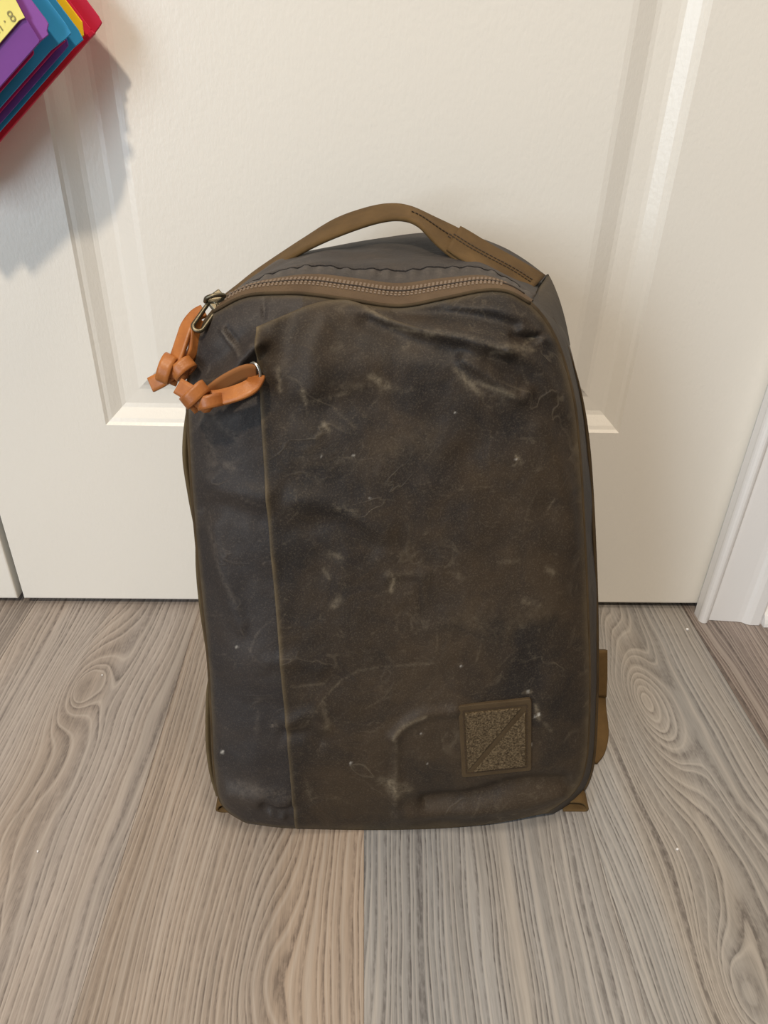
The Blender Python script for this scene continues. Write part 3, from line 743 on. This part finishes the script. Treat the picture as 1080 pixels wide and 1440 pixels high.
# lower pull on the flap pocket
o1 = -.037
LP = leather_strap('pocket_zipper_pull', [(290, 561, o1), (310, 559, o1), (335, 552, o1 - .001), (352, 544, o1), (359, 536, o1 + .006), (362, 529, o1 + .011)], .0098, .0026, BAG, tilt=.25)
leather_strap('leather_strand', [(292, 556, o1 + .004), (312, 540, o1 + .006), (335, 527, o1 + .007), (350, 522, o1 + .008), (360, 523, o1 + .010)], .0090, .0026, LP, M_LEATHER_IN, tilt=-.75)
leather_strap('leather_tail', [(281, 561, o1 - .001), (268, 553, o1), (251, 543, o1 + .003)], .0098, .0034, LP, tilt=.1)
knot(LP, (279, 559), (290, 568), .0066, o1 - .002)
rc = P3(358, 525, o1 + .010); th = np.linspace(0, 2 * math.pi, 24, endpoint=False)
tube('pull_ring', np.array([rc + np.array([.0035 * math.cos(a), -.002 * math.cos(a), .0062 * math.sin(a)]) for a in th]), .0011, M_STEEL, LP, 8, True)
# upper pull on the main zipper
o2 = -.004
UP = leather_strap('main_zipper_pull', [(243, 517, o2 - .006), (250, 498, o2 - .004), (258, 474, o2), (264, 458, o2 + .003), (275, 444, o2 + .006), (287, 437, o2 + .008)], .0086, .0028, BAG, tilt=.35)
leather_strap('leather_strand', [(250, 520, o2 - .002), (262, 508, o2), (271, 494, o2 + .001), (274, 476, o2 + .002), (275, 462, o2 + .002), (281, 449, o2 + .004)], .0072, .0026, UP, tilt=-.95)
leather_strap('leather_tail', [(240, 524, o2 - .008), (228, 533, o2 - .008), (213, 541, o2 - .006)], .0092, .0034, UP, tilt=.15)
knot(UP, (241, 520), (253, 523), .0068, o2 - .007)
a, b = P3(299, 431, .004), P3(279, 459, -.006); ax = (b - a); L = np.linalg.norm(ax); ax /= L; sd = np.cross(ax, VIEW); sd /= np.linalg.norm(sd)
def stadium(c0, c1, sd, r, k=10):
    ax = (c1 - c0) / np.linalg.norm(c1 - c0)
    return np.array([c1 + sd * r * math.cos(t) + ax * r * math.sin(t) for t in np.linspace(0, math.pi, k)] + [c0 - sd * r * math.cos(t) - ax * r * math.sin(t) for t in np.linspace(0, math.pi, k)])
tube('pull_link', stadium(a, b, sd, .0032), .0013, M_METAL, UP, 8, True)
c0, c1 = P3(297, 432, .006), P3(316, 418, .010); ax = c1 - c0; L = np.linalg.norm(ax); ax /= L; sd = np.cross(ax, VIEW); sd /= np.linalg.norm(sd); nn = np.cross(sd, ax)
if nn @ VIEW < 0: nn = -nn
sl = boxes('zipper_slider', [((c0 + c1) / 2 + nn * .001, ax * L * .52, sd * .0058, nn * .0014), ((c0 + c1) / 2 - nn * .003, ax * L * .5, sd * .0050, nn * .0012), (c0 * .3 + c1 * .7 - nn * .001, ax * L * .12, sd * .002, nn * .002)], M_METAL, BAG)
bevel(sl, .0008)
tube('slider_bridge', spline(np.array([c0 - ax * .001 + nn * .002 - sd * .004, c0 + ax * L * .05 + nn * .0055 - sd * .004, c0 + ax * L * .45 + nn * .0072 - sd * .002, c0 + ax * L * .85 + nn * .0055, c1 + nn * .002]), 20), .0014, M_METAL, sl, 8)

# ------------------------------------------------------------------ paper files hanging on the door
RED, YEL, BLU, PUR, MAG = (paper(n_, c) for n_, c in (('red_card', srgb(196, 22, 62)), ('yellow_card', srgb(255, 200, 20)), ('blue_card', srgb(48, 146, 196)), ('purple_card', srgb(140, 74, 158)), ('magenta_card', srgb(190, 20, 96))))
NOTE = paper('sticky_note_yellow', srgb(246, 232, 130))
def sheet(name, px, y, mat, label=None, cat=None, group=None, th=.0012, parent=None, lean=0.0):
    q = on_y(px, y); m = len(q)
    if lean: q = q + np.array([0, 1, 0]) * (lean * (q[:, 2:3] - q[:, 2].min()))
    c = q + np.array([0, th, 0])
    Fc = [tuple(range(m)), tuple(range(m, 2 * m))[::-1]] + [(i, m + i, m + (i + 1) % m, (i + 1) % m) for i in range(m)]
    o = mk(name, list(q) + list(c), Fc, mat, parent, smooth=False); bevel(o, .0003, 1)
    if label: o['label'] = label; o['category'] = cat
    if group: o['group'] = group
    return o
def far(a, b, k):       # carry an edge on past the picture
    a, b = np.array(a, float), np.array(b, float); return tuple(b + (b - a) / np.linalg.norm(b - a) * k)
def folder_px(low, corner, up, lo_dir, up_dir, L1, L2):
    """corner region of a turned rectangle: lower edge runs down-left, right edge runs up-left"""
    lo = (low[0] + lo_dir[0] * L1, low[1] + lo_dir[1] * L1); hi = (up[0] + up_dir[0] * L2, up[1] + up_dir[1] * L2)
    ex = (lo[0] + up_dir[0] * L2, lo[1] + up_dir[1] * L2)
    return [lo, low] + list(corner) + [up, hi, ex]
dn, up = (-.66, .75), (-.60, -.80)
G = 'coloured card folders in the hanging file'
red = thing('expanding_file', 'red card expanding file hanging turned against the door, holding coloured folders', 'file folder')
sheet('back_cover', folder_px((133, 47), [(141, 36), (143, 32)], (138, 22), dn, up, 300, 330), -.030, RED, th=.0016, parent=red)
sheet('inner_lining', folder_px((122, 56), [(128, 46)], (127, 40), dn, up, 290, 320), -.0312, paper('red_card_inside', srgb(206, 34, 70)), th=.0008, parent=red)
sheet('pocket_edge', [(133, 47), (118, 63), (-70, 278), (-80, 272), (112, 58), (128, 42)], -.0335, RED, th=.0035, parent=red)
sheet('file_folder', folder_px((112, 57), [(119, 50)], (117, 31), dn, up, 285, 300), -.041, YEL, 'yellow card folder between the blue folders and the red file', 'folder', G, lean=-.02)
sheet('file_folder', folder_px((103, 68), [(117, 56)], (110, 42), dn, up, 270, 300), -.047, BLU, 'blue card folder directly before the yellow folder', 'folder', G)
sheet('file_folder', folder_px((88, 74), [(96, 64)], (94, 56), dn, up, 255, 285), -.053, paper('violet_card', srgb(110, 60, 150)), 'violet card folder squeezed between two blue folders', 'folder', G)
sheet('file_folder', folder_px((76, 72), [(92, 58)], (90, 56), dn, up, 250, 280), -.057, MAG, 'narrow magenta folder between the violet and a blue folder', 'folder', G)
sheet('file_folder', folder_px((71, 71), [(92, 55), (100, 47)], (92, 33), dn, up, 245, 275), -.062, BLU, 'pale blue card folder behind the purple folder, before the narrow magenta one', 'folder', G)
sheet('file_folder', folder_px((44, 80), [(47, 76)], (47, 72), dn, up, 230, 270), -.069, MAG, 'magenta folder directly behind the purple folder', 'folder', G)
pf = thing('file_folder', 'purple card folder with a yellow sticky note, foremost in the file', 'folder', group=G)
sheet('cover', folder_px((57, 58), [(68, 49), (66, 44), (68, 34)], (64, 27), dn, up, 215, 255), -.075, PUR, parent=pf)
sheet('front_leaf', folder_px((55, 60), [(56, 57)], (40, 31), dn, up, 214, 255), -.078, paper('shaded_purple_card', srgb(118, 56, 140)), parent=pf)  # darker purple puts the shade under the note into the colour
nt = thing('sticky_note', 'pale yellow sticky note with pencil marks on the purple folder', 'sticky note')
sheet('paper', [(-62, 118), (-20, 84), (27, 29), (35, 25), (22, 0), (-8, -52), (-100, 30)], -.080, NOTE, th=.0005, parent=nt)
fc = bpy.data.curves.new('writing', 'FONT'); fc.body = 'n \u00b7 8'; fc.size = .0085; fc.extrude = .00008
tmp = bpy.data.objects.new('writing_curve', fc); COL.objects.link(tmp); bpy.context.view_layer.update()
wm = bpy.data.meshes.new_from_object(tmp.evaluated_get(bpy.context.evaluated_depsgraph_get())); bpy.data.objects.remove(tmp)
wm.materials.clear(); wm.materials.append(NT('pencil').out(srgb(150, 140, 88), .7))
fo = bpy.data.objects.new('writing', wm); COL.objects.link(fo); fo.parent = nt
fa, fb = on_y([(-2, 47)], -.0803)[0], on_y([(19, 31)], -.0803)[0]
fo.matrix_world = Matrix.Translation(fa) @ Matrix.Rotation(-math.atan2(fb[2] - fa[2], fb[0] - fa[0]), 4, 'Y') @ Matrix.Rotation(math.pi / 2, 4, 'X')
hk = on_y([(-40, 20)], -.028)[0]
tube('hook', np.array([(hk[0], .001, hk[2]), (hk[0], -.014, hk[2]), (hk[0], -.0285, hk[2])]), .004, M_STEEL, red, 12)

# crumbs on the floor
def crumb(px, py, r):
    x, y = floor_pt(px, py); bm = bmesh.new(); bmesh.ops.create_icosphere(bm, subdivisions=1, radius=r)
    for v in bm.verts: v.co *= rs.uniform(.7, 1.2); v.co += Vector((x, y, r * .7))
    me = bpy.data.meshes.new('crumb'); bm.to_mesh(me); bm.free(); me.materials.append(M_TRIM)
    o = bpy.data.objects.new('crumb', me); COL.objects.link(o)
    o['category'] = 'crumb'; o['group'] = 'white paint crumbs on the floor'
    return o
for (x, y, r, l) in ((966, 886, .0016, 'white paint crumb on the floor beside the door casing'), (952, 1195, .0011, 'tiny white crumb at the tip of the oval wood grain'),
                     (144, 950, .0010, 'tiny white crumb on the swirled knot in the floorboard'), (54, 1198, .0011, 'tiny white crumb on the beige floorboard away from the knot')):
    crumb(x, y, r)['label'] = l
